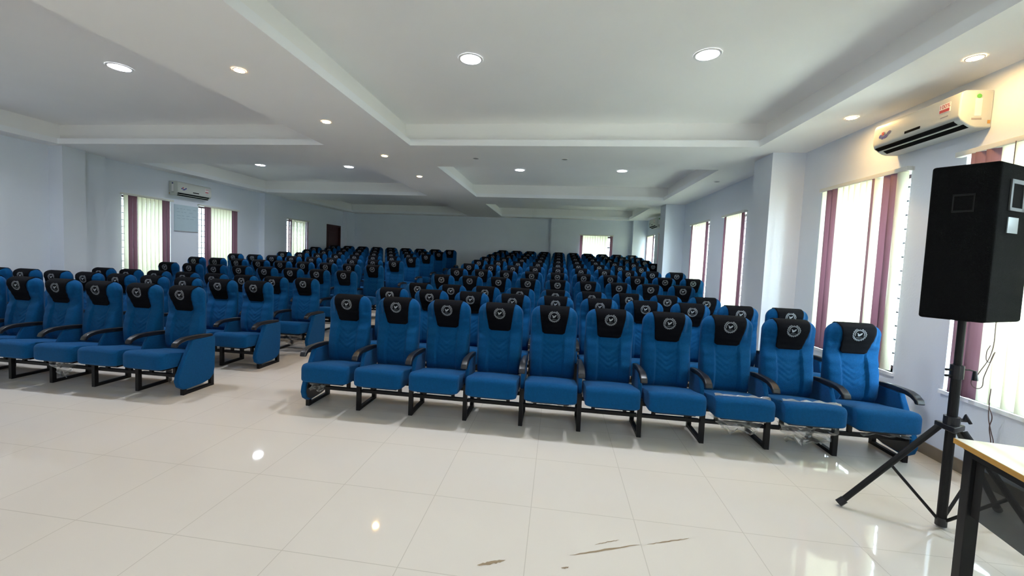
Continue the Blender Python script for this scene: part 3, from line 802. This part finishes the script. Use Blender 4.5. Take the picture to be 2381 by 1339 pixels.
# ------------------------------------------------------------------ cord hanging by the near window
def cord(pts, r, label):
    cu = bpy.data.curves.new('blind_cord', 'CURVE'); cu.dimensions = '3D'; cu.bevel_depth = r; cu.bevel_resolution = 2
    for P in pts:
        sp = cu.splines.new('BEZIER'); sp.bezier_points.add(len(P)-1)
        for bp, q in zip(sp.bezier_points, P): bp.co = q; bp.handle_left_type = bp.handle_right_type = 'AUTO'
    t = bpy.data.objects.new('tmp', cu); COL.objects.link(t)
    me = bpy.data.meshes.new_from_object(t.evaluated_get(bpy.context.evaluated_depsgraph_get())); bpy.data.objects.remove(t)
    me.materials.clear(); me.materials.append(M['cord']); o = bpy.data.objects.new('blind_cord', me); COL.objects.link(o)
    return tag(o, label, 'cord')
xc = XR-.075
cord([[(xc, 3.25, 2.43), (xc, 3.255, 1.7), (xc, 3.25, 1.19), (xc, 3.26, .96), (xc, 3.33, .80), (xc, 3.37, .71), (xc, 3.31, .70), (xc, 3.29, .79), (xc, 3.25, .93), (xc, 3.235, .98)],
      [(xc, 3.27, 1.02), (xc, 3.29, .96), (xc, 3.27, .90), (xc, 3.25, .94), (xc, 3.24, .97)],
      [(xc+.0, 3.235, .72), (xc, 3.235, .60), (xc+.02, 3.23, .52), (xc+.03, 3.25, .44), (xc+.04, 3.245, .36), (xc+.04, 3.22, .22)],
      [(xc, 3.235, .62), (xc+.02, 3.25, .50), (xc+.03, 3.235, .41), (xc+.04, 3.225, .34), (xc+.04, 3.245, .24)]], .0028,
     'thin brown looped cord hanging in front of the window behind the loudspeaker')

# ------------------------------------------------------------------ lamps
def lamp(x, y, z, r, mat, name, label, cat, group, watts=0):
    root = empty(name, (x, y, z), label=label, cat=cat, group=group)
    mb = MB(); n = 28
    vs = []
    for rr, dz in ((r*1.22, 0), (r*1.18, -.006), (r*1.0, -.006), (r*.97, -.001)): vs += [(rr*math.cos(2*PI*k/n), rr*math.sin(2*PI*k/n), dz) for k in range(n)]
    mb.add(vs, [(j*n+k, j*n+(k+1) % n, (j+1)*n+(k+1) % n, (j+1)*n+k) for j in range(3) for k in range(n)])
    mb.build('lamp_ring', M['ring'], root, recalc=False)
    MB().disk((0, 0, -.004), r*.98, 'z', n, .003).build('lamp_lens', mat, root)
    if watts:
        L = bpy.data.lights.new('lamp_light', 'AREA'); L.shape = 'DISK'; L.size = r*1.9; L.energy = watts; L.color = (.84, .90, 1.0); L.spread = math.radians(140)
        lo = bpy.data.objects.new('lamp_light', L); COL.objects.link(lo); lo.parent = root; lo.location = (0, 0, -.008)
    return root
dl = [(-.90, 3.84, 'left of the two large cool lights in the nearest right coffer'), (1.21, 3.86, 'right of the two large cool lights in the nearest right coffer'),
      (-4.70, 3.84, 'large cool light in the nearest left coffer'), (-6.75, 3.84, 'cool ceiling light in the nearest left coffer, outside the photo'),
      (-.88, 8.60, 'left of the two cool lights in the second right coffer'), (1.20, 8.57, 'right of the two cool lights in the second right coffer'),
      (-6.70, 8.42, 'left of the two cool lights in the second left coffer'), (-4.63, 8.50, 'right of the two cool lights in the second left coffer'),
      (-.90, -.92, 'cool ceiling light behind the camera, right coffer, left one'), (1.21, -.92, 'cool ceiling light behind the camera, right coffer, right one'),
      (-4.70, -.92, 'cool ceiling light behind the camera, left coffer')]
for x, y, lab in dl: lamp(x, y, TOP-.001, .095, M['cool'], 'ceiling_light', lab, 'ceiling light', 'round cool ceiling lights', 11.5)
for x, y, lab in [(-2.79, 3.25, 'warm spotlight on the central beam, nearest of the four'), (-2.79, 4.575, 'warm spotlight on the central beam, second nearest'), (-2.765, 6.16, 'warm spotlight on the central beam, third nearest'), (-2.755, 7.754, 'warm spotlight on the central beam, farthest of the four'),
                  (2.79, 3.30, 'warm spotlight above the right wall air conditioner, at the upper right corner'), (2.795, 4.50, 'warm spotlight left of the right wall air conditioner')]:
    lamp(x, y, C-.001, .042, M['warm'], 'spotlight', lab, 'spotlight', 'small warm ceiling spotlights')
for x, y, lab in [(-1.33, 6.27, 'unlit small spotlight between the right coffers, left one'), (.03, 6.28, 'unlit small spotlight between the right coffers, right one'), (2.753, 7.81, 'unlit small spotlight on the right soffit, near the wall')]:
    lamp(x, y, C-.001, .042, M['unlit'], 'spotlight', lab, 'spotlight', 'unlit small spotlights')

# ------------------------------------------------------------------ smudges on the tiles
def smudge(p0, p1, w, label, seed):
    rnd = random.Random(seed); a, b = Vector((*p0, 0)), Vector((*p1, 0)); d = (b-a).normalized(); n_ = Vector((-d.y, d.x, 0)); K = 14; L_, R_ = [], []
    for i in range(K+1):
        t = i/K; ww = w*math.sin(PI*t)**.6*rnd.uniform(.6, 1.1)/2+.0006; q = a.lerp(b, t)+n_*rnd.uniform(-.002, .002)
        L_.append((*(q+n_*ww).xy, .0009)); R_.append((*(q-n_*ww).xy, .0009))
    o = MB().add(L_+R_, [(i, i+1, K+2+i, K+1+i) for i in range(K)]).build('smudge', M['smudge'], recalc=False)
    return tag(o, label, 'smudge', 'brown smudges on the front tiles')
smudge((-.316, 1.868), (-.185, 1.928), .022, 'short brown smudge on the front tiles, leftmost', 1)
smudge((.133, 2.02), (.504, 2.172), .012, 'long brown streak on the front tiles', 2)
smudge((.546, 2.18), (.789, 2.276), .008, 'thin brown streak on the tiles continuing the long one', 3)
smudge((.265, 2.125), (.402, 2.188), .005, 'faint brown scratch above the long streak', 4)
smudge((.090, 1.925), (.126, 1.940), .010, 'tiny brown dab below the long streak', 5)

# ------------------------------------------------------------------ world
wd = bpy.data.worlds.new('overcast_daylight'); scene.world = wd; wd.use_nodes = True
nt = wd.node_tree; bg = nt.nodes['Background']
tc = N(nt, 'ShaderNodeTexCoord'); sx = N(nt, 'ShaderNodeSeparateXYZ'); nt.links.new(tc.outputs['Generated'], sx.inputs[0])
cr = N(nt, 'ShaderNodeValToRGB'); cr.color_ramp.elements[0].position = .42; cr.color_ramp.elements[0].color = (.48, .53, .47, 1)
cr.color_ramp.elements[1].position = .52; cr.color_ramp.elements[1].color = (.73, .87, 1.0, 1)
nt.links.new(mth(nt, 'MULTIPLY_ADD', sx.outputs[2], .5, .5), cr.inputs[0]); nt.links.new(cr.outputs[0], bg.inputs[0])
mr = N(nt, 'ShaderNodeMapRange'); mr.inputs[1].default_value = -.5; mr.inputs[2].default_value = .5; mr.inputs[3].default_value = 6.0; mr.inputs[4].default_value = 20.0
nt.links.new(sx.outputs[0], mr.inputs[0]); nt.links.new(mr.outputs[0], bg.inputs[1])

# ------------------------------------------------------------------ camera
f, yaw, pitch, roll = 945.942, math.radians(7.548), math.radians(3.251), math.radians(2.364)
F = Vector((-math.sin(yaw)*math.cos(pitch), math.cos(yaw)*math.cos(pitch), -math.sin(pitch)))
Rt = Vector((math.cos(yaw), math.sin(yaw), 0)); U = Rt.cross(F)
Rr = Rt*math.cos(roll)+U*math.sin(roll); Ur = -Rt*math.sin(roll)+U*math.cos(roll)
cam = bpy.data.cameras.new('camera'); co = bpy.data.objects.new('camera', cam); COL.objects.link(co)
m = Matrix.Identity(4)
for i in range(3): m[i][0], m[i][1], m[i][2] = Rr[i], Ur[i], -F[i]
m.translation = Vector((0, 0, 1.496)); co.matrix_world = m
cam.sensor_fit = 'HORIZONTAL'; cam.sensor_width = 36; cam.lens = 36*f/2381
cam.shift_x = (1190.5-1169.397)/2381; cam.shift_y = (652.366-669.5)/2381
cam.clip_start = .05
scene.camera = co
vs_ = scene.view_settings; vs_.view_transform = 'Standard'; vs_.look = 'None'; vs_.gamma = 1; vs_.use_curve_mapping = False
vs_.exposure = 0.9
cy = scene.cycles
cy.use_denoising = True; cy.max_bounces = 12; cy.diffuse_bounces = 8; cy.glossy_bounces = 3; cy.transparent_max_bounces = 16; cy.transmission_bounces = 6
cy.sample_clamp_indirect = 6; cy.caustics_reflective = False; cy.caustics_refractive = False
